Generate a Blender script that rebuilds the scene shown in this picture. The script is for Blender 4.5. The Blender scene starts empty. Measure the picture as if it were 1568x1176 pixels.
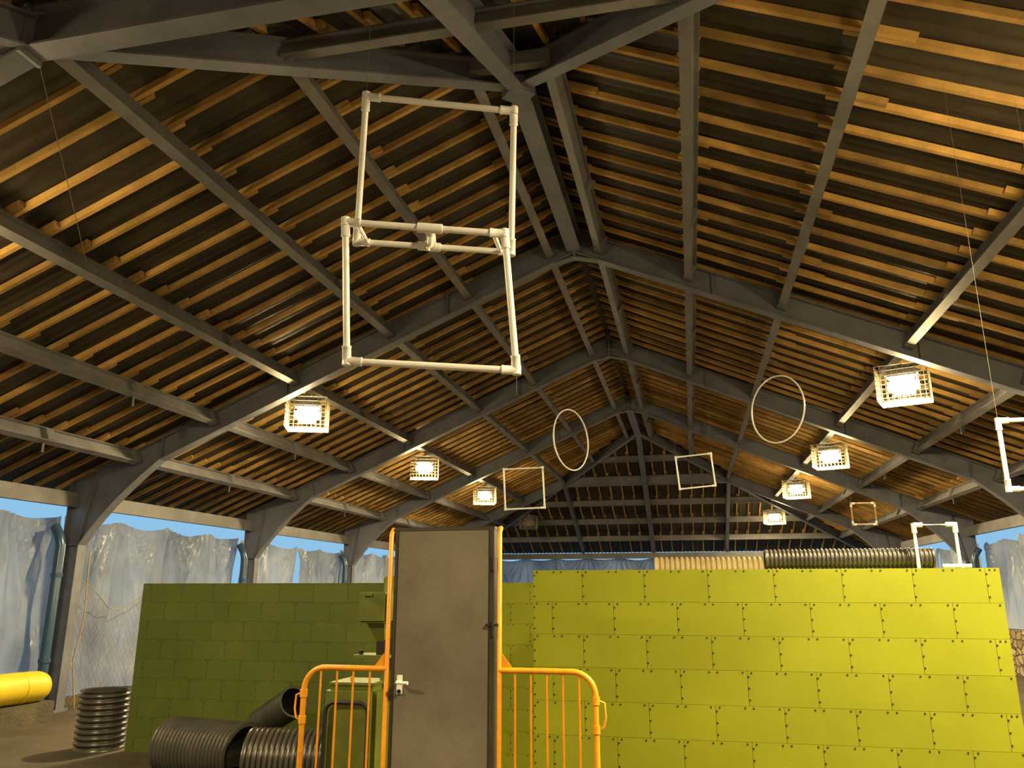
import bpy, math, random
from mathutils import Vector, Matrix, noise
random.seed(4)
S=bpy.context.scene
EYE=1.7
XR=-1.40; ZR=6.62; SL=0.434; K1=6.58; K2=24.6; SE=7.97
S0=2.81
def zr(s): return ZR-SL*s

# ---------------- materials ----------------
def mat(name, col, rough=0.6, metal=0.0, var=0.0, scale=3.0, bump=0.0, bscale=40.0, spec=0.5, island=0.0, col2=None):
    m=bpy.data.materials.new(name); m.use_nodes=True
    nt=m.node_tree; n=nt.nodes; l=nt.links
    b=n['Principled BSDF']
    b.inputs['Base Color'].default_value=(*col,1); b.inputs['Roughness'].default_value=rough
    b.inputs['Metallic'].default_value=metal; b.inputs['Specular IOR Level'].default_value=spec
    tc=n.new('ShaderNodeTexCoord')
    last=None
    if var>0 or col2:
        no=n.new('ShaderNodeTexNoise'); no.inputs['Scale'].default_value=scale; no.inputs['Detail'].default_value=6
        no.inputs['Roughness'].default_value=0.65
        l.new(tc.outputs['Object'],no.inputs['Vector'])
        cr=n.new('ShaderNodeValToRGB'); l.new(no.outputs['Fac'],cr.inputs['Fac'])
        c2=col2 if col2 else tuple(c*(1+var) for c in col)
        c1=col if col2 else tuple(c*(1-var) for c in col)
        cr.color_ramp.elements[0].position=0.32; cr.color_ramp.elements[1].position=0.68
        cr.color_ramp.elements[0].color=(*c1,1); cr.color_ramp.elements[1].color=(*c2,1)
        last=cr.outputs['Color']
    if island>0:
        g=n.new('ShaderNodeNewGeometry'); mr=n.new('ShaderNodeMapRange')
        mr.inputs['To Min'].default_value=1-island; mr.inputs['To Max'].default_value=1+island
        l.new(g.outputs['Random Per Island'],mr.inputs['Value'])
        vm=n.new('ShaderNodeVectorMath'); vm.operation='SCALE'
        if last: l.new(last,vm.inputs[0])
        else: vm.inputs[0].default_value=col
        l.new(mr.outputs['Result'],vm.inputs['Scale']); last=vm.outputs['Vector']
    if last: l.new(last,b.inputs['Base Color'])
    if bump>0:
        n2=n.new('ShaderNodeTexNoise'); n2.inputs['Scale'].default_value=bscale; n2.inputs['Detail'].default_value=5
        l.new(tc.outputs['Object'],n2.inputs['Vector'])
        bp=n.new('ShaderNodeBump'); bp.inputs['Strength'].default_value=bump; bp.inputs['Distance'].default_value=0.02
        l.new(n2.outputs['Fac'],bp.inputs['Height']); l.new(bp.outputs['Normal'],b.inputs['Normal'])
    return m
M={}
M['steel']=mat('painted_steel',(0.15,0.155,0.20),0.5,0.1,0.22,2.5,0.1,25)
M['steel2']=mat('purlin_steel',(0.17,0.165,0.18),0.5,0.1,0.28,2.0,0.1,25)
M['wood']=mat('roof_timber',(0.42,0.25,0.08),0.8,0,0.35,2.0,0.2,30,island=0.4,spec=.2)
M['sheet']=mat('roof_sheeting',(0.020,0.017,0.013),0.48,0.0,0.0,0.7,0.25,6,col2=(0.060,0.050,0.036),spec=.35)
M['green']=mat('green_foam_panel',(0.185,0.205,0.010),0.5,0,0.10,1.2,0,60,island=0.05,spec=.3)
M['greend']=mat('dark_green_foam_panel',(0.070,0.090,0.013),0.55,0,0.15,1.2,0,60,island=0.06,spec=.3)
M['black']=mat('black_fastener',(0.008,0.008,0.007),0.6)
M['seam']=mat('dark_green_seam',(0.04,0.045,0.005),0.8)
M['door']=mat('grey_door_paint',(0.165,0.145,0.12),0.5,0.0,0.25,2.2,0.1,18)
M['dooredge']=mat('door_edge_metal',(0.06,0.055,0.05),0.45,0.3,0.2,5)
M['orange']=mat('orange_painted_steel',(0.75,0.30,0.015),0.4,0.0,0.15,12,0.05,50)
M['pvc']=mat('white_pvc',(0.80,0.80,0.84),0.3,0,0.04,8)
M['white']=mat('white_metal',(0.8,0.8,0.78),0.3)
M['pipe']=mat('black_corrugated_plastic',(0.05,0.046,0.042),0.28,0,0.25,4)
M['cream']=mat('cream_corrugated_plastic',(0.36,0.29,0.14),0.5,0,0.2,4)
M['yellow']=mat('yellow_vinyl',(0.66,0.49,0.02),0.4,0,0.1,3)
M['machine']=mat('machine_green_paint',(0.14,0.17,0.03),0.45,0.1,0.2,6)
M['string']=mat('string_grey',(0.12,0.11,0.10),0.8)
M['net']=mat('net_cord',(0.30,0.22,0.10),0.8)
M['bluepipe']=mat('blue_downpipe_plastic',(0.03,0.07,0.14),0.25,0,0.1,3)
M['tan']=mat('tan_frame',(0.35,0.24,0.1),0.6)
M['cage']=mat('cage_wire',(0.42,0.36,0.24),0.4,0.3)
M['concrete']=mat('concrete_kerb',(0.08,0.065,0.04),0.9,0,0.35,3,0.6,30)
M['floor']=mat('floor_asphalt',(0.035,0.028,0.020),0.85,0,0,1.2,0.5,60,col2=(0.085,0.062,0.038))
M['ground']=mat('ground_gravel',(0.12,0.12,0.10),0.9,0,0.3,0.6,0.3,20)

# stone wall
def stone():
    m=mat('rubble_stone',(0.3,0.22,0.12),0.85)
    nt=m.node_tree;n=nt.nodes;l=nt.links;b=n['Principled BSDF']
    tc=n.new('ShaderNodeTexCoord'); mp=n.new('ShaderNodeMapping'); mp.inputs['Scale'].default_value=(4,4,7)
    vo=n.new('ShaderNodeTexVoronoi'); vo.feature='DISTANCE_TO_EDGE'; vo.inputs['Scale'].default_value=1
    vc=n.new('ShaderNodeTexVoronoi'); vc.inputs['Scale'].default_value=1
    l.new(tc.outputs['Object'],mp.inputs['Vector']); l.new(mp.outputs['Vector'],vo.inputs['Vector']); l.new(mp.outputs['Vector'],vc.inputs['Vector'])
    cr=n.new('ShaderNodeValToRGB'); cr.color_ramp.elements[0].position=0.02; cr.color_ramp.elements[1].position=0.1
    l.new(vo.outputs['Distance'],cr.inputs['Fac'])
    hs=n.new('ShaderNodeValToRGB'); hs.color_ramp.elements[0].color=(0.2,0.14,0.08,1); hs.color_ramp.elements[1].color=(0.5,0.38,0.22,1)
    l.new(vc.outputs['Color'],hs.inputs['Fac'])
    mx=n.new('ShaderNodeMix'); mx.data_type='RGBA'; mx.inputs['A'].default_value=(0.09,0.07,0.05,1)
    l.new(cr.outputs['Color'],mx.inputs['Factor']); l.new(hs.outputs['Color'],mx.inputs['B'])
    l.new(mx.outputs['Result'],b.inputs['Base Color'])
    bp=n.new('ShaderNodeBump'); bp.inputs['Distance'].default_value=0.04; l.new(cr.outputs['Color'],bp.inputs['Height']); l.new(bp.outputs['Normal'],b.inputs['Normal'])
    return m
M['stone']=stone()
def tarp():
    m=bpy.data.materials.new('plastic_sheet'); m.use_nodes=True
    nt=m.node_tree;n=nt.nodes;l=nt.links
    b=n['Principled BSDF']; out=n['Material Output']
    b.inputs['Roughness'].default_value=0.3
    tc=n.new('ShaderNodeTexCoord'); no=n.new('ShaderNodeTexNoise'); no.inputs['Scale'].default_value=.8; no.inputs['Detail'].default_value=4; no.inputs['Roughness'].default_value=.55
    l.new(tc.outputs['Object'],no.inputs['Vector'])
    cr=n.new('ShaderNodeValToRGB'); cr.color_ramp.elements[0].color=(0.30,0.33,0.39,1); cr.color_ramp.elements[1].color=(0.58,0.62,0.70,1)
    cr.color_ramp.elements[0].position=0.35; cr.color_ramp.elements[1].position=0.65
    l.new(no.outputs['Fac'],cr.inputs['Fac']); l.new(cr.outputs['Color'],b.inputs['Base Color'])
    tr=n.new('ShaderNodeBsdfTranslucent'); 
    ml=n.new('ShaderNodeMix'); ml.data_type='RGBA'; ml.blend_type='MULTIPLY'; ml.inputs['Factor'].default_value=1
    ml.inputs['B'].default_value=(.85,.95,1,1); l.new(cr.outputs['Color'],ml.inputs['A']); l.new(ml.outputs['Result'],tr.inputs['Color'])
    mx=n.new('ShaderNodeMixShader'); mx.inputs['Fac'].default_value=0.55
    l.new(b.outputs['BSDF'],mx.inputs[1]); l.new(tr.outputs['BSDF'],mx.inputs[2]); l.new(mx.outputs['Shader'],out.inputs['Surface'])
    mp=n.new('ShaderNodeMapping'); mp.inputs['Scale'].default_value=(2.5,2.5,.6); l.new(tc.outputs['Object'],mp.inputs['Vector'])
    n2=n.new('ShaderNodeTexNoise'); n2.inputs['Scale'].default_value=1.2; n2.inputs['Detail'].default_value=2.5; n2.inputs['Distortion'].default_value=.8; n2.inputs['Roughness'].default_value=.4
    l.new(mp.outputs['Vector'],n2.inputs['Vector'])
    bp=n.new('ShaderNodeBump'); bp.inputs['Strength'].default_value=0.8; bp.inputs['Distance'].default_value=0.15
    l.new(n2.outputs['Fac'],bp.inputs['Height']); l.new(bp.outputs['Normal'],b.inputs['Normal']); l.new(bp.outputs['Normal'],tr.inputs['Normal'])
    return m
M['tarp']=tarp()
def emis():
    m=bpy.data.materials.new('lamp_glass'); m.use_nodes=True
    b=m.node_tree.nodes['Principled BSDF']
    b.inputs['Emission Color'].default_value=(1,0.80,0.42,1); b.inputs['Emission Strength'].default_value=26
    return m
M['emis']=emis()
M['glassoff']=mat('lamp_glass_unlit',(0.3,0.3,0.28),0.15)

# ---------------- mesh builder ----------------
class MB:
    def __init__(s): s.v=[];s.f=[];s.m=[];s.sm=[];s.mats=[]
    def mi(s,k):
        if k not in s.mats: s.mats.append(k)
        return s.mats.index(k)
    def add(s,vs,fs,k,smooth=False):
        o=len(s.v); s.v+= [tuple(v) for v in vs]; mi=s.mi(k)
        for f in fs: s.f.append(tuple(o+i for i in f)); s.m.append(mi); s.sm.append(smooth)
    def beam(s,p1,p2,w,h,k,up=(0,0,1),off=0.0):
        p1=Vector(p1);p2=Vector(p2);d=(p2-p1).normalized();u=Vector(up)
        sd=d.cross(u).normalized(); u=sd.cross(d).normalized()
        vs=[]
        for p in (p1,p2):
            for a,b in ((-1,-1),(1,-1),(1,1),(-1,1)):
                vs.append(p+sd*(a*w/2)+u*(b*h/2+off))
        s.add(vs,[(0,3,2,1),(4,5,6,7),(0,1,5,4),(1,2,6,5),(2,3,7,6),(3,0,4,7)],k)
    def ibeam(s,p1,p2,w,h,k,up=(0,0,1),off=0.0,t=0.018):
        s.beam(p1,p2,t,h-2*t,k,up,off)
        s.beam(p1,p2,w,t,k,up,off+h/2-t/2); s.beam(p1,p2,w,t,k,up,off-h/2+t/2)
    def box(s,c,d,k,rz=0,bev=0.0):
        cx,cy,cz=c;a,b,h=[q/2 for q in d]; R=Matrix.Rotation(rz,3,'Z')
        if bev<=0:
            vs=[R@Vector(q)+Vector(c) for q in [(-a,-b,-h),(a,-b,-h),(a,b,-h),(-a,b,-h),(-a,-b,h),(a,-b,h),(a,b,h),(-a,b,h)]]
            s.add(vs,[(0,3,2,1),(4,5,6,7),(0,1,5,4),(1,2,6,5),(2,3,7,6),(3,0,4,7)],k)
        else:
            import bmesh
            bm=bmesh.new(); bmesh.ops.create_cube(bm,size=1)
            for v in bm.verts: v.co=Vector((v.co.x*d[0],v.co.y*d[1],v.co.z*d[2]))
            bmesh.ops.bevel(bm,geom=bm.edges[:],offset=bev,segments=2,affect='EDGES')
            bm.verts.index_update()
            s.add([R@v.co+Vector(c) for v in bm.verts],[[v.index for v in f.verts] for f in bm.faces],k)
            bm.free()
    def tube(s,pts,r,k,n=10,closed=False,cap=True):
        pts=[Vector(p) for p in pts];N=len(pts);vs=[];ref=None
        for i,p in enumerate(pts):
            if closed: d=(pts[(i+1)%N]-pts[i-1]).normalized()
            else: d=(pts[min(i+1,N-1)]-pts[max(i-1,0)]).normalized()
            if ref is None:
                ref=Vector((0,0,1)) if abs(d.z)<0.9 else Vector((1,0,0))
            a=d.cross(ref).normalized(); b=a.cross(d).normalized(); ref=b
            rr=r[i] if isinstance(r,(list,tuple)) else r
            for j in range(n):
                t=2*math.pi*j/n; vs.append(p+a*(rr*math.cos(t))+b*(rr*math.sin(t)))
        fs=[]
        for i in range(N if closed else N-1):
            i2=(i+1)%N
            for j in range(n):
                j2=(j+1)%n; fs.append((i*n+j,i*n+j2,i2*n+j2,i2*n+j))
        s.add(vs,fs,k,True)
        if cap and not closed:
            s.add(vs[:n],[tuple(range(n))],k); s.add(vs[-n:],[tuple(range(n-1,-1,-1))],k)
    def obj(s,name,parent=None):
        me=bpy.data.meshes.new(name); me.from_pydata(s.v,[],s.f)
        for k in s.mats: me.materials.append(M[k])
        me.polygons.foreach_set('material_index',s.m); me.polygons.foreach_set('use_smooth',s.sm)
        me.update()
        o=bpy.data.objects.new(name,me); S.collection.objects.link(o)
        if parent: o.parent=parent
        return o
def empty(name,loc=(0,0,0)):
    o=bpy.data.objects.new(name,None); o.location=loc; o.empty_display_size=.1; S.collection.objects.link(o); return o

# ---------------- floor / ground ----------------
b=MB(); b.box((XR,15.6,-0.06),(16.9,34.8,0.12),'floor'); b.obj('floor')
b=MB(); b.box((XR,15.6,-0.2),(160,180,0.1),'ground'); b.obj('ground_outside')

# ---------------- portal frames ----------------
def half(b,y,sg,s0):
    def P(s,z,dy=0): return (XR+sg*s,y+dy,z)
    outer=[(s0,zr(s0)+.16),(7.95,zr(7.95)+.16),(7.95,0)]
    inner=[(s0,zr(s0)-.17),(6.45,zr(6.45)-.17)]
    a=(6.45,zr(6.45)-.17);c=(7.30,zr(7.30)-.46);e=(7.68,2.38)
    for i in range(1,7):
        t=i/6; inner.append(tuple((1-t)**2*a[q]+2*t*(1-t)*c[q]+t*t*e[q] for q in (0,1)))
    inner.append((7.68,0))
    tw=.012
    prof=outer+inner[::-1]; n=len(prof)
    vs=[P(s,z,-tw) for s,z in prof]+[P(s,z,tw) for s,z in prof]
    fs=[tuple(range(n)),tuple(range(2*n-1,n-1,-1))]
    b.add(vs,fs,'steel')
    for L in (outer,inner):
        for i in range(len(L)-1):
            b.beam(P(*L[i]),P(*L[i+1]),.02,.17,'steel',up=(0,1,0))
    b.beam(P(7.68,2.38),P(7.94,2.38),.16,.014,'steel')
    b.beam(P(7.5,zr(7.5)+.1),P(7.7,2.42),.014,.16,'steel',up=(0,1,0))
    for s in (1.9,4.4,6.43):
        if s>s0: b.beam(P(s,zr(s)-.16),P(s,zr(s)+.15),.16,.014,'steel',up=(sg*.9,0,-.4))
    b.box(P(7.815,.02),(.3,.3,.04),'steel')
def frame(y,s0=0):
    b=MB(); half(b,y,-1,s0); half(b,y,1,s0)
    if s0==0:
        b.beam((XR,y,zr(0)-.24),(XR,y,zr(0)+.17),.035,.2,'steel',up=(0,1,0))
        for sg in (-1,1):
            b.beam((XR,y,zr(0)-.24),(XR+sg*.35,y,zr(.35)-.17),.014,.14,'steel',up=(0,1,0))
            for zz in (-.15,-.05,.05):
                b.tube([(XR+sg*.02,y-.05,zr(0)+zz),(XR+sg*.045,y-.05,zr(0)+zz)],.014,'black',6)
    else:
        b.ibeam((XR-s0,y,zr(s0)),(XR+s0,y,zr(s0)),.17,.32,'steel')
        for sg in (-1,1): b.beam((XR+sg*s0,y,zr(s0)-.2),(XR+sg*s0,y,zr(s0)+.17),.03,.19,'steel',up=(0,1,0))
        b.beam((XR,y,zr(s0)-.18),(XR,y,zr(s0)+.17),.03,.2,'steel',up=(0,1,0))
    b.obj('steel_portal_frame')
YA,YB,YC=10.5,15.6,20.7
Y0=K1-S0; Y9=K2+S0
for y in (YA,YB,YC): frame(y)
frame(Y0,S0); frame(Y9,S0)

# purlins, hip rafters, ridge beams
ROOF=empty('roof_framing')
b=MB()
OFF=[.39,1.62,S0,4.30,5.58,6.86]
cs=1/math.sqrt(1+SL*SL)
ZE=zr(7.6)-.26
for sg in (-1,1):
    nrm=(sg*SL*cs,0,cs)
    for i,s in enumerate(OFF):
        x=XR+sg*s; z=zr(s)+.05
        b.ibeam((x,K1-s,z),(x,K2+s,z),.10,.20,'steel2',up=nrm,t=.014)
        for yy in (8.6,13.0,18.1,22.6):
            b.beam((x,yy,z),(x,yy+.14,z),.125,.17,'steel2',up=nrm)
            if i>3: b.box((x,yy,z-.17),(.05,.04,.12),'black')
        for y in (YA,YB,YC):
            b.beam((x,y-.16,z),(x,y+.16,z),.12,.22,'steel2',up=nrm)
    b.beam((XR+sg*7.85,K1-7.6,ZE),(XR+sg*7.85,K2+7.6,ZE),.10,.22,'steel2')
    for (K,d) in ((K1,-1),(K2,1)):
        b.ibeam((XR,K,zr(0)),(XR+sg*7.7,K+d*7.7,zr(7.7)),.14,.26,'steel')
        b.ibeam((XR+sg*S0,K+d*S0,zr(S0)),(XR+sg*S0,K+d*7.7,zr(7.7)),.12,.24,'steel')
for (K,d) in ((K1,-1),(K2,1)):
    b.ibeam((XR,K,zr(0)),(XR,K+d*7.7,zr(7.7)),.16,.3,'steel')
    for s in OFF:
        if s==S0 : continue
        b.ibeam((XR-s,K+d*s,zr(s)+.05),(XR+s,K+d*s,zr(s)+.05),.1,.2 if d>0 else .14,'steel2',t=.014)
    b.beam((XR-7.8,K+d*7.6,ZE),(XR+7.8,K+d*7.6,ZE),.12,.22,'steel2')
b.ibeam((XR,K1,zr(0)-.02),(XR,YA,zr(0)-.02),.2,.3,'steel')
b.ibeam((XR,YC,zr(0)-.02),(XR,K2,zr(0)-.02),.2,.3,'steel')
b.box((XR,K1,zr(0)-.05),(.24,.24,.34),'steel',math.radians(45))
b.obj('steel_purlins',ROOF)

# timber rafters
b=MB()
cuts=[0]+OFF+[SE+.25]
TH=.062; TZ=.16+.03+TH/2
y=K1-SE+.15; r=0
while y<K2+SE:
    s0=max(0,K1-y,y-K2)+.06
    for sg in (-1,1):
        for i in range(len(cuts)-1):
            a,c=cuts[i]-.1,cuts[i+1]+.1
            if random.random()<.25: c+=random.uniform(.05,.3)
            a=max(a,s0); c=min(c,SE+.3)
            if a>=c-.1: continue
            dy=.026 if i%2 else -.026
            dy+=random.uniform(-.008,.008)
            b.beam((XR+sg*a,y+dy,zr(a)+TZ),(XR+sg*c,y+dy,zr(c)+TZ),.045,TH,'wood',up=(0,0,1))
    y+=.405
x=XR-SE+.2
while x<XR+SE:
    s0=abs(x-XR)+.06
    for (K,d) in ((K1,-1),(K2,1)):
        for i in range(len(cuts)-1):
            a,c=max(cuts[i]-.1,s0),min(cuts[i+1]+.1,SE+.3)
            if a>=c-.1: continue
            dx=.026 if i%2 else -.026
            b.beam((x+dx,K+d*a,zr(a)+TZ),(x+dx,K+d*c,zr(c)+TZ),.045,TH,'wood')
    x+=.405
b.obj('timber_rafters',ROOF)

# ceiling sheeting (corrugated)
b=MB()
def corr(t): return .014*math.sin(t*2*math.pi/.15)
st=.0375
SB=SE+.45
HS=TZ+TH/2+.015
for sg in (-1,1):
    vs=[];fs=[]
    n=int((K2-K1+2*SB)/st)
    for i in range(n+1):
        y=K1-SB+i*st; s0=max(0,K1-y,y-K2)
        h=HS+corr(y)
        vs.append((XR+sg*s0,y,zr(s0)+h)); vs.append((XR+sg*SB,y,zr(SB)+h))
        if i: fs.append((2*i-2,2*i-1,2*i+1,2*i))
    b.add(vs,fs,'sheet',True)
for (K,d) in ((K1,-1),(K2,1)):
    vs=[];fs=[]; n=int(2*SB/st)
    for i in range(n+1):
        x=-SB+i*st; s0=abs(x); h=HS+corr(x)
        vs.append((XR+x,K+d*s0,zr(s0)+h)); vs.append((XR+x,K+d*SB,zr(SB)+h))
        if i: fs.append((2*i-2,2*i-1,2*i+1,2*i))
    b.add(vs,fs,'sheet',True)
    for sg in (-1,1):
        b.beam((XR,K,zr(0)+HS+.01),(XR+sg*SB,K+d*SB,zr(SB)+HS+.01),.34,.02,'sheet')
b.beam((XR,K1-.2,zr(0)+HS+.02),(XR,K2+.2,zr(0)+HS+.02),.4,.03,'sheet')
b.obj('ceiling')

# ---------------- side walls ----------------
b=MB(); b.box((XR-8.14,15.6,.06),(.3,34.4,.12),'concrete'); b.obj('wall_left')
b=MB(); b.box((XR+8.14,15.6,.45),(.3,34.4,.9),'stone'); b.obj('wall_right')
b=MB(); b.box((XR,K2+SE+.1,.6),(15.9,.25,1.2),'stone'); b.obj('wall_back')
b=MB(); b.box((XR,K1-SE-.05,1.45),(15.9,.2,2.9),'concrete'); b.obj('wall_front')
# plastic sheets
def sheet(name,p,q,z0,z1,nrm,seed):
    p=Vector(p);q=Vector(q);nv=Vector(nrm);L=(q-p).length
    nu=max(12,int(L/.045));nvv=44;vs=[];fs=[]
    nh=max(1,round(L/1.25))
    for i in range(nu+1):
        u=i/nu
        hang=abs(math.sin(math.pi*u*nh))
        for j in range(nvv+1):
            v=j/nvv
            zt=z1-(.08+.06*noise.noise(Vector((u*3,seed,0))))*hang**.8
            z=z0+(zt-z0)*v
            X=u*L+.35*noise.noise(Vector((u*L*.7,v*1.3,seed)))
            f=noise.noise(Vector((X*.8+seed*7.3,v*.6,seed)))*.18
            ph=((u*nh+.5)%1)-.5
            f+=.045*math.sin(ph*24/(.35+(1-v)*1.6)+seed)*math.exp(-((1-v)*1.2)**2)
            w=noise.noise(Vector((X*1.1,v*.9,seed+5)))
            f+=.05*math.sin(X*6.5+4*w)*(1-v*.6)
            f+=.07*(1-abs(noise.noise(Vector((X*1.2+v*1.2,z*.8-X*.5,seed))))*3)*.5
            pt=p.lerp(q,u)+nv*(f+.03); pt.z=z
            vs.append(pt)
    for i in range(nu):
        for j in range(nvv):
            a=i*(nvv+1)+j; fs.append((a,a+nvv+1,a+nvv+2,a+1))
    b=MB(); b.add(vs,fs,'tarp',True); return b.obj(name)
ys=[K1-SE+.2,Y0,YA-3.3,YA,YA+2.55,YB,YB+2.55,YC,YC+3.3,Y9,K2+SE-.2]
for i in range(len(ys)-1):
    sheet('plastic_sheet_curtain',(XR-8.14,ys[i]+.04,0),(XR-8.14,ys[i+1]-.02,0),.13,2.84-.08*random.random(),(1,0,0),i+1)
    sheet('plastic_sheet_curtain',(XR+8.14,ys[i]+.04,0),(XR+8.14,ys[i+1]-.02,0),.92,2.84-.08*random.random(),(-1,0,0),i+31)
xs=[XR-7.8,XR-4,XR,XR+4,XR+7.8]
for i in range(4):
    sheet('plastic_sheet_curtain',(xs[i],K2+SE,0),(xs[i+1],K2+SE,0),1.22,3.0,(0,-1,0),i+61)
# net hanging against the left wall
b=MB()
def NP(y,z): return (XR-7.80+.10*noise.noise(Vector((y*1.3,z*1.1,2)))-.05*math.sin(y*5),y,z)
def ztop(y): return 1.85-.45*math.sin((y-10.6)*1.5)**2
for i in range(-14,40):
    for sg in (-1,1):
        pts=[]
        y=10.65+i*.085
        for k in range(31):
            z=.05+k*.07; yy=y+sg*(k*.04)+.02*math.sin(z*5+i)
            if yy<10.65 or yy>12.9 or z>ztop(yy): 
                if len(pts)>1: b.tube(pts,.0028,'net',4,cap=False)
                pts=[]; continue
            pts.append(NP(yy,z))
        if len(pts)>1: b.tube(pts,.0028,'net',4,cap=False)
b.tube([NP(10.65+i*.1,ztop(10.65+i*.1)) for i in range(23)],.007,'net',6)
b.tube([(XR-7.62,10.62,2.3),(XR-7.60,10.66,1.3),(XR-7.66,10.62,.7),(XR-7.6,10.7,.02)],.010,'net',6)
b.obj('hanging_net')
# downpipes by the columns
for sg,yl in ((-1,(YA,YB,YC)),(1,(YC,))):
    for y in yl:
        b=MB(); x=XR+sg*7.78
        b.tube([(x,y-.3,.0),(x,y-.3,2.35),(x+sg*.05,y-.3,2.5),(x+sg*.15,y-.3,2.65)],.07,'bluepipe',14)
        for z in (.7,1.9): b.tube([(x,y-.3,z),(x,y-.3,z+.06)],.083,'bluepipe',14)
        b.obj('downpipe')

# ---------------- lamps ----------------
def lamp(x,y,z,on=True,energy=260,rz=.3,up=.15):
    root=empty('caged_floodlight',(x,y,z))
    R=Matrix.Rotation(rz,3,'Z')
    b=MB()
    hx,hy,hz=.31,.25,.23
    n1,n2,n3=9,8,7
    def w(p,q): b.beam(R@Vector(p),R@Vector(q),.006,.006,'cage',up=(.3,.5,.8))
    for i in range(n1+1):
        X=-hx+2*hx*i/n1
        w((X,-hy,-hz),(X,hy,-hz)); w((X,-hy,-hz),(X,-hy,hz)); w((X,hy,-hz),(X,hy,hz))
    for i in range(n2+1):
        Y=-hy+2*hy*i/n2
        w((-hx,Y,-hz),(hx,Y,-hz)); w((-hx,Y,-hz),(-hx,Y,hz)); w((hx,Y,-hz),(hx,Y,hz))
    for i in range(n3+1):
        Z=-hz+2*hz*i/n3
        w((-hx,-hy,Z),(hx,-hy,Z)); w((-hx,hy,Z),(hx,hy,Z)); w((-hx,-hy,Z),(-hx,hy,Z)); w((hx,-hy,Z),(hx,hy,Z))
    b.obj('cage',root)
    b=MB(); b.box((0,0,.14),(.40,.30,.08),'steel',rz,.02); b.box((0,0,.20),(.16,.12,.1),'steel',rz)
    b.tube([(0,0,.2),(0,0,.30)],.02,'steel'); b.box((0,0,.255),(.5,.05,.03),'steel',rz)
    b.obj('housing',root)
    b=MB(); b.box((0,0,-.01),(.38,.30,.21),'emis' if on else 'glassoff',rz,.06); b.obj('lens',root)
    if on:
        L=bpy.data.lights.new('lamp_light','POINT'); L.energy=energy*up; L.color=(1,.76,.34); L.shadow_soft_size=.12
        o=bpy.data.objects.new('light',L); o.location=(0,0,-.17); o.parent=root; S.collection.objects.link(o)
        L=bpy.data.lights.new('lamp_flood','AREA'); L.shape='DISK'; L.size=.3; L.energy=energy; L.color=(1,.78,.38)
        o=bpy.data.objects.new('flood',L); o.location=(0,0,-.14); o.parent=root; S.collection.objects.link(o)
LZ=4.36
for y in (10.95,16.6,22.0): lamp(XR-4.3,y,LZ,True,450,.35,.18)
lamp(XR-4.3,28.4,LZ-.25,False)
for y in (11.0,16.9,22.4,28.6): lamp(XR+4.3,y,LZ+(0 if y<28 else -.2),True,450,-.35,.18)
lamp(XR+4.3-.2,4.45,LZ,True,680,.2,.42)
lamp(XR-4.3,4.2,LZ,True,160,.2,.95)
lamp(1.6,2.2,4.25,True,330,.0,.3)
lamp(-5.0,1.6,3.95,True,240,.0,.35)

# ---------------- green panel walls ----------------
def panelwall(name,x0,x1,y,top,k,pw=.405,th=.22,phase=0.0):
    b=MB(); ph=.204
    b.box(((x0+x1)/2,y+.01+th/2,top/2-.003),(x1-x0-.006,th-.02,top-.006),k)
    z=top; r=0
    while z>0.01:
        zb=max(0,z-ph); sh=(pw/2 if r%2 else 0)+phase
        x=x0-pw+sh%pw
        while x<x1:
            a=max(x,x0)+.001; c=min(x+pw,x1)-.001
            if c-a>.03:
                b.box(((a+c)/2,y-.004,(z+zb)/2),(c-a,.028,z-zb-.0016),k)
                yf=y-.0185
                m=(a+c)/2
                pts=[(a+.025,z-.012),(c-.025,z-.012)]
                if c-a>.3: pts+=[(m-.025,z-.012),(m+.025,z-.012)]
                pts+=[(a+.006,z-.035),(a+.006,(z+zb)/2),(a+.006,zb+.035)]
                for (px,pz) in pts:
                    b.box((px,yf,pz),(.009,.003,.009),'black')
            x+=pw
        z-=ph; r+=1
    b.box(((x0+x1)/2,y+.007,top/2),(x1-x0-.002,.004,top-.002),'seam')
    return b.obj(name)
panelwall('green_panel_wall',-1.04,1.80,5.35,1.835,'green',phase=.33)
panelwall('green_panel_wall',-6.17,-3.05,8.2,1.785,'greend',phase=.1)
panelwall('green_panel_wall',-3.05,2.2,8.2,1.785,'green',phase=.2)
o=panelwall('green_panel_wall',-.8,.8,0,1.80,'green',phase=.1)
o.rotation_euler=(0,0,-math.pi/2); o.location=(-1.0,6.40,0)

# ---------------- door ----------------
root=empty('grey_door',(0,0,0))
DY=4.4
b=MB(); b.box((-1.375,DY,1.02),(.545,.045,2.03),'door',0,.004); b.obj('door_leaf',root)
b=MB()
b.box((-1.088,DY+.01,1.02),(.026,.08,2.04),'dooredge')
b.box((-1.66,DY+.02,1.02),(.018,.07,2.04),'dooredge'); b.box((-1.375,DY+.02,2.047),(.60,.07,.02),'dooredge')
for z in (.35,1.5,1.85): b.tube([(-1.078,DY-.035,z-.04),(-1.078,DY-.035,z+.04)],.008,'black',8)
b.box((-1.085,DY-.035,1.52),(.07,.01,.012),'black')
b.obj('door_frame',root)
b=MB(); b.box((-1.61,DY-.028,1.20),(.034,.01,.10),'white',0,.003)
b.tube([(-1.61,DY-.03,1.215),(-1.61,DY-.075,1.215)],.009,'white'); b.tube([(-1.612,DY-.075,1.215),(-1.545,DY-.078,1.213)],.009,'white')
b.tube([(-1.61,DY-.03,1.165),(-1.61,DY-.04,1.165)],.011,'black'); b.obj('lever_handle',root)

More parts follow.
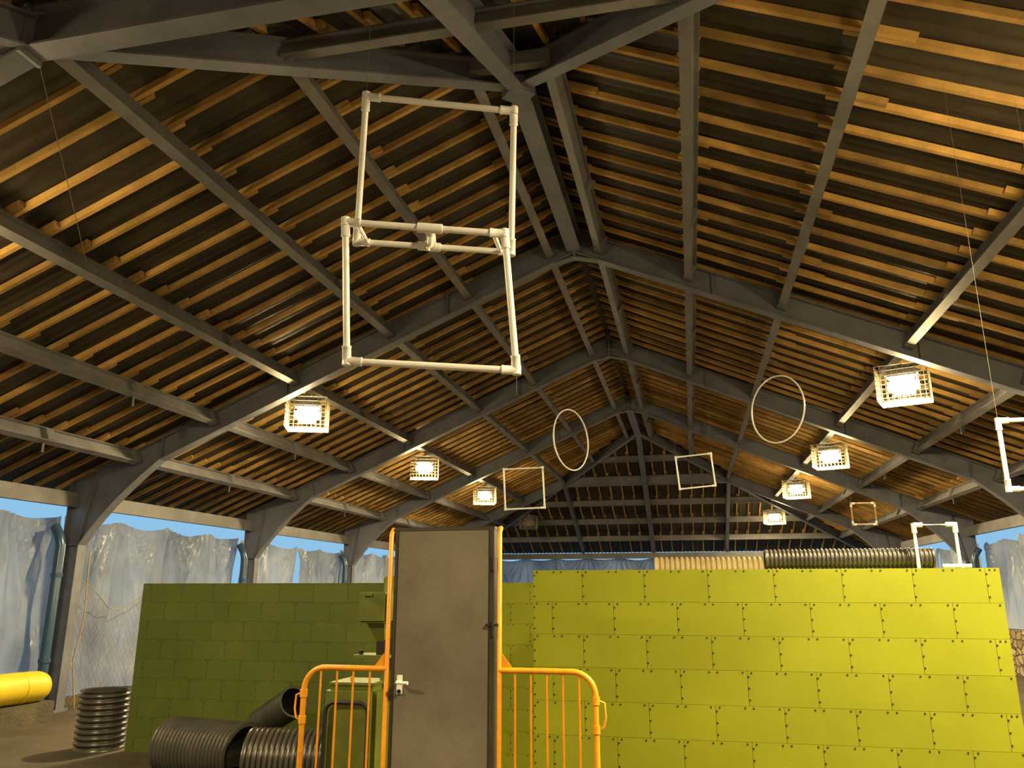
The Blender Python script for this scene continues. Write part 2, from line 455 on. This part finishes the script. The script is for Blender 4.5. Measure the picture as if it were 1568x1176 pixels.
# orange barriers
def barrier(name,xp,xe,top,sg):
    b=MB(); y=DY-.02; r=.0155; R=.12
    b.tube([(xp,y,0),(xp,y,2.02),(xp+sg*.0,y+.03,2.05)],.0135,'orange',10)
    pts=[(xp,y,top),(xe-sg*R,y,top)]
    for i in range(1,9):
        t=i/8*math.pi/2; pts.append((xe-sg*R+sg*R*math.sin(t),y,top-R+R*math.cos(t)))
    pts.append((xe,y,.02)); b.tube(pts,r,'orange',12)
    b.tube([(xp,y,.18),(xe,y,.18)],r*.9,'orange',10)
    n=int(abs(xe-xp)/.1)
    for i in range(1,n+1):
        x=xp+(xe-xp)*i/(n+1)*1.0
        b.tube([(x,y,.18),(x,y,top-.005)],.0065,'orange',8)
    b.add([(xp+sg*.012,y-.004,top+.09),(xp+sg*.075,y-.004,top+.01),(xp+sg*.012,y-.004,top+.01),(xp+sg*.012,y+.004,top+.09),(xp+sg*.075,y+.004,top+.01),(xp+sg*.012,y+.004,top+.01)],
          [(0,1,2),(5,4,3),(0,3,4,1),(1,4,5,2),(2,5,3,0)],'orange')
    for z in (top-.14,top-.28,.7):
        b.tube([(xe,y,z-.02),(xe,y,z+.02)],.021,'orange',12)
    b.tube([(xe+sg*.015,y,top-.14),(xe+sg*.045,y,top-.15),(xe+sg*.05,y,top-.22),(xe+sg*.04,y,top-.27),(xe+sg*.015,y,top-.28)],.006,'orange',8)
    b.box((xe,y,.012),(.08,.5,.024),'orange')
    b.obj(name)
barrier('orange_barrier',-1.692,-2.185,1.28,-1)
barrier('orange_barrier',-1.045,-.525,1.285,1)

# green machine behind left barrier
root=empty('green_workshop_machine')
b=MB()
b.box((-2.10,5.0,.565),(.34,.36,1.13),'machine',0,.03)
b.box((-2.10,4.99,1.14),(.30,.30,.02),'machine',0,.005); b.obj('cabinet',root)
b=MB(); pts=[(-2.24,4.79,.02),(-2.24,4.79,.98)]
for i in range(1,7):
    t=i/6*math.pi/2; pts.append((-2.18-.06*math.cos(t),4.79,.98+.06*math.sin(t)))
for i in range(0,7):
    t=i/6*math.pi/2; pts.append((-2.02+.06*math.sin(t),4.79,.98+.06*math.cos(t)))
pts.append((-1.96,4.79,.02)); b.tube(pts,.013,'black',10); b.obj('guard_tube',root)
b=MB(); b.box((-1.93,5.05,1.42),(.10,.10,.75),'machine',0,.01)
b.box((-2.0,5.0,1.30),(.24,.2,.018),'machine'); b.tube([(-2.09,4.95,1.31),(-2.09,4.95,1.335)],.015,'black'); b.tube([(-2.12,4.9,1.13),(-2.12,4.9,1.18)],.012,'orange')
b.obj('column',root)
b=MB(); b.box((-1.99,4.95,1.60),(.19,.2,.19),'machine',0,.012); b.box((-2.02,4.845,1.68),(.05,.02,.02),'machine')
b.add([(-2.04,4.9,1.505),(-1.92,4.9,1.505),(-1.92,5.0,1.505),(-2.04,5.0,1.505),(-1.98,4.93,1.39),(-1.93,4.93,1.39),(-1.93,4.98,1.39),(-1.98,4.98,1.39)],
 [(0,1,5,4),(1,2,6,5),(2,3,7,6),(3,0,4,7),(4,5,6,7),(3,2,1,0)],'machine')
b.box((-1.95,4.96,1.35),(.06,.06,.1),'black'); b.obj('head',root)

# ---------------- corrugated pipes ----------------
def cpipe(name,p,q,r,k='pipe',pitch=.045,n=32,amp=.09):
    p=Vector(p);q=Vector(q);L=(q-p).length; b=MB()
    N=int(L/pitch); pts=[];rs=[]
    for i in range(N):
        for (f,rr) in ((0,1),(.45,1),(.55,1-amp),(.95,1-amp)):
            pts.append(p.lerp(q,(i+f)/N)); rs.append(r*rr)
    b.tube(pts,rs,k,n,cap=False)
    b.tube([p,q],r*.86,k,n,cap=False)
    d=(q-p).normalized()
    for e in (pts[0],q):
        b.tube([e-d*.006,e+d*.006],[r*.99,r*.99],k,n,cap=False)
        a=d.cross(Vector((0,0,1))) if abs(d.z)<.9 else Vector((1,0,0)); a.normalize(); c=a.cross(d)
        vs=[];fs=[]
        for j in range(n):
            t=2*math.pi*j/n; u=a*math.cos(t)+c*math.sin(t); vs.append(e+u*r); vs.append(e+u*r*.86)
        for j in range(n):
            j2=(j+1)%n; fs.append((2*j,2*j2,2*j2+1,2*j+1))
        b.add(vs,fs,k)
    return b.obj(name)
cpipe('corrugated_drain_pipe',(-4.96,7.25,.268),(-4.06,7.05,.268),.265)
cpipe('corrugated_drain_pipe',(-3.86,6.80,.268),(-2.9,7.0,.268),.265)
cpipe('corrugated_drain_pipe',(-4.40,7.90,.38),(-3.84,7.50,.66),.15,pitch=.035)
cpipe('corrugated_drain_pipe',(-6.55,8.25,0.0),(-6.55,8.25,.62),.265,pitch=.062)
cpipe('corrugated_drain_pipe',(.48,5.49,1.90),(1.48,5.49,1.90),.064,pitch=.026,n=20,amp=.13)
cpipe('corrugated_drain_pipe',(-.35,8.31,1.91),(1.0,8.31,1.91),.125,'cream',pitch=.05,amp=.1)
# yellow padded tube
b=MB(); L=[6.9,6.94,7.02]+[7.1+i*.3 for i in range(9)]+[9.62,9.7,9.74]
rs=[.12,.17,.195]+[.2]*9+[.195,.17,.12]
b.tube([(-8.72,y,.46+.01*math.sin(y*3)) for y in L],rs,'yellow',24)
b.box((-8.76,8.3,.13),(.4,3.0,.26),'concrete')
for y in (7.6,8.5,9.3): b.tube([(-8.72,y-.02,.46),(-8.72,y+.02,.46)],.206,'yellow',24)
b.obj('yellow_padded_tube')

# ---------------- pvc drone gates ----------------
def V(*a): return Vector(a)
def fitting(b,p,d,r,l,k='pvc'):
    d=Vector(d).normalized(); p=Vector(p); b.tube([p,p+d*l*.86,p+d*l*.86+d*.001,p+d*l],[r*1.32,r*1.32,r*1.4,r*1.4],k,14)
def pvcframe(b,cs,r,k='pvc',fit=True):
    n=len(cs)
    for i in range(n):
        p=cs[i];q=cs[(i+1)%n]; b.tube([p,q],r,k,14)
        if fit: fitting(b,p,q-p,r,.075*r/.017); fitting(b,q,p-q,r,.075*r/.017)
    if fit:
        for p in cs: b.tube([p-V(0,0,r*1.3),p+V(0,0,r*1.3)],r*1.35,k,14)
def string(b,p,top=None):
    s=abs(p[0]-XR); zt=top if top else zr(s)
    b.tube([p,(p[0],p[1],zt)],.0010,'string',5)
E=V(0,0,EYE)
root=empty('pvc_pipe_gate')
UTL=V(-1.484,3.248,2.440)+E;UTR=V(-.753,3.430,2.368)+E;UBL=V(-1.633,3.550,1.789)+E;UBR=V(-.836,3.742,1.735)+E
LTL=V(-1.542,3.215,1.730)+E;LTR=V(-.792,3.397,1.675)+E;LBL=V(-1.553,3.340,1.064)+E;LBR=V(-.762,3.527,1.021)+E
b=MB(); pvcframe(b,[UTL,UTR,UBR,UBL],.0160); b.obj('upper_square',root)
b=MB(); pvcframe(b,[LTL,LTR,LBR,LBL],.0165)
b.obj('lower_square',root)
b=MB(); m1=LTL.lerp(LTR,.53); m2=UBL.lerp(UBR,.47)
b.tube([m1,m2],.0165,'pvc',14); fitting(b,m1,m2-m1,.018,.07); fitting(b,m2,m1-m2,.018,.07)
d=(LTR-LTL).normalized(); b.tube([m1-d*.06,m1+d*.06],.0245,'pvc',14); b.tube([m2-d*.06,m2+d*.06],.0235,'pvc',14)
b.tube([m2+d*.02,m2+d*.02+V(.02,-.09,.03)],.02,'pvc',14)
for t in (.07,.93):
    p=LTL.lerp(LTR,t);q=UBL.lerp(UBR,t); b.tube([p,q],.012,'pvc',10)
b.obj('tee_link',root)
b=MB()
for p in (UTL,UTR): string(b,p,zr(abs(p.x-XR))-.1)
string(b,LBR-V(0,0,.12),LBR.z)
b.obj('hanging_string',root)

def smallframe(name,c,w,h,yaw,roll,r,k='pvc'):
    c=Vector(c)+E; R=Matrix.Rotation(yaw,3,'Z')@Matrix.Rotation(roll,3,'Y')
    cs=[c+R@V(-w/2,0,h/2),c+R@V(w/2,0,h/2),c+R@V(w/2,0,-h/2),c+R@V(-w/2,0,-h/2)]
    b=MB(); pvcframe(b,cs,r,k); 
    for p in cs[:2]: string(b,p,zr(abs(p.x-XR))+.1)
    b.obj(name)
smallframe('square_hanging_gate',(-1.82,8.82,1.14),.45,.46,.15,-.04,.010)
smallframe('square_hanging_gate',(.11,9.2,1.33),.40,.37,.0,-.08,.009)
smallframe('small_wooden_frame',(1.97,9.74,.856),.26,.24,.1,.0,.009,'tan')
smallframe('square_hanging_gate',(2.20,5.5,.84),.44,.44,.0,.0,.014)
def hoop(c,R,yaw,tilt):
    c=Vector(c)+E; Mx=Matrix.Rotation(yaw,3,'Z')@Matrix.Rotation(tilt,3,'Y')
    b=MB(); b.tube([c+Mx@V(R*math.cos(t*math.pi/32),0,R*math.sin(t*math.pi/32)) for t in range(64)],.009,'pvc',8,closed=True)
    p=c+V(0,0,R); string(b,p,zr(abs(p.x-XR))+.1); b.obj('hanging_hoop')
hoop((-1.26,8.80,1.68),.35,math.radians(64),-.1)
hoop((1.02,8.82,1.93),.37,math.radians(-48),.05)
# white u-shaped stand on the wall
b=MB(); y=5.40
b.tube([(1.375,y,1.835),(1.375,y,2.10),(1.61,y,2.10),(1.61,y,1.835)],.011,'pvc',10)
b.tube([(1.50,y-.04,1.848),(1.66,y-.04,1.848)],.012,'pvc',10); b.tube([(1.61,y-.05,1.848),(1.61,y+.12,1.848)],.012,'pvc',10)
for x in (1.375,1.61): b.tube([(x,y,2.05),(x,y,2.112)],.0155,'pvc',10); b.tube([(x+(.05 if x<1.5 else -.05),y,2.10),(x,y,2.10)],.0155,'pvc',10)
b.obj('pvc_stand')
# loose cords hanging from purlins
b=MB()
b.tube([(-4.25,3.9,5.25),(-5.65,6.1,4.80)],.003,'string',5)
b.obj('hanging_cord')

# ---------------- world, camera ----------------
w=bpy.data.worlds.new('sky'); S.world=w; w.use_nodes=True
n=w.node_tree.nodes; bg=n['Background']; bg.inputs['Color'].default_value=(.30,.60,.88,1); bg.inputs['Strength'].default_value=.62
cam=bpy.data.cameras.new('camera'); cam.lens=1200/1568*36; cam.sensor_width=36; cam.clip_start=.05; cam.clip_end=500
co=bpy.data.objects.new('camera',cam); co.location=(0,0,EYE); co.rotation_euler=(math.radians(90+14.8),0,math.radians(12.54))
S.collection.objects.link(co); S.camera=co
S.view_settings.view_transform='Standard'
S.view_settings.look='None'
S.view_settings.exposure=0.55
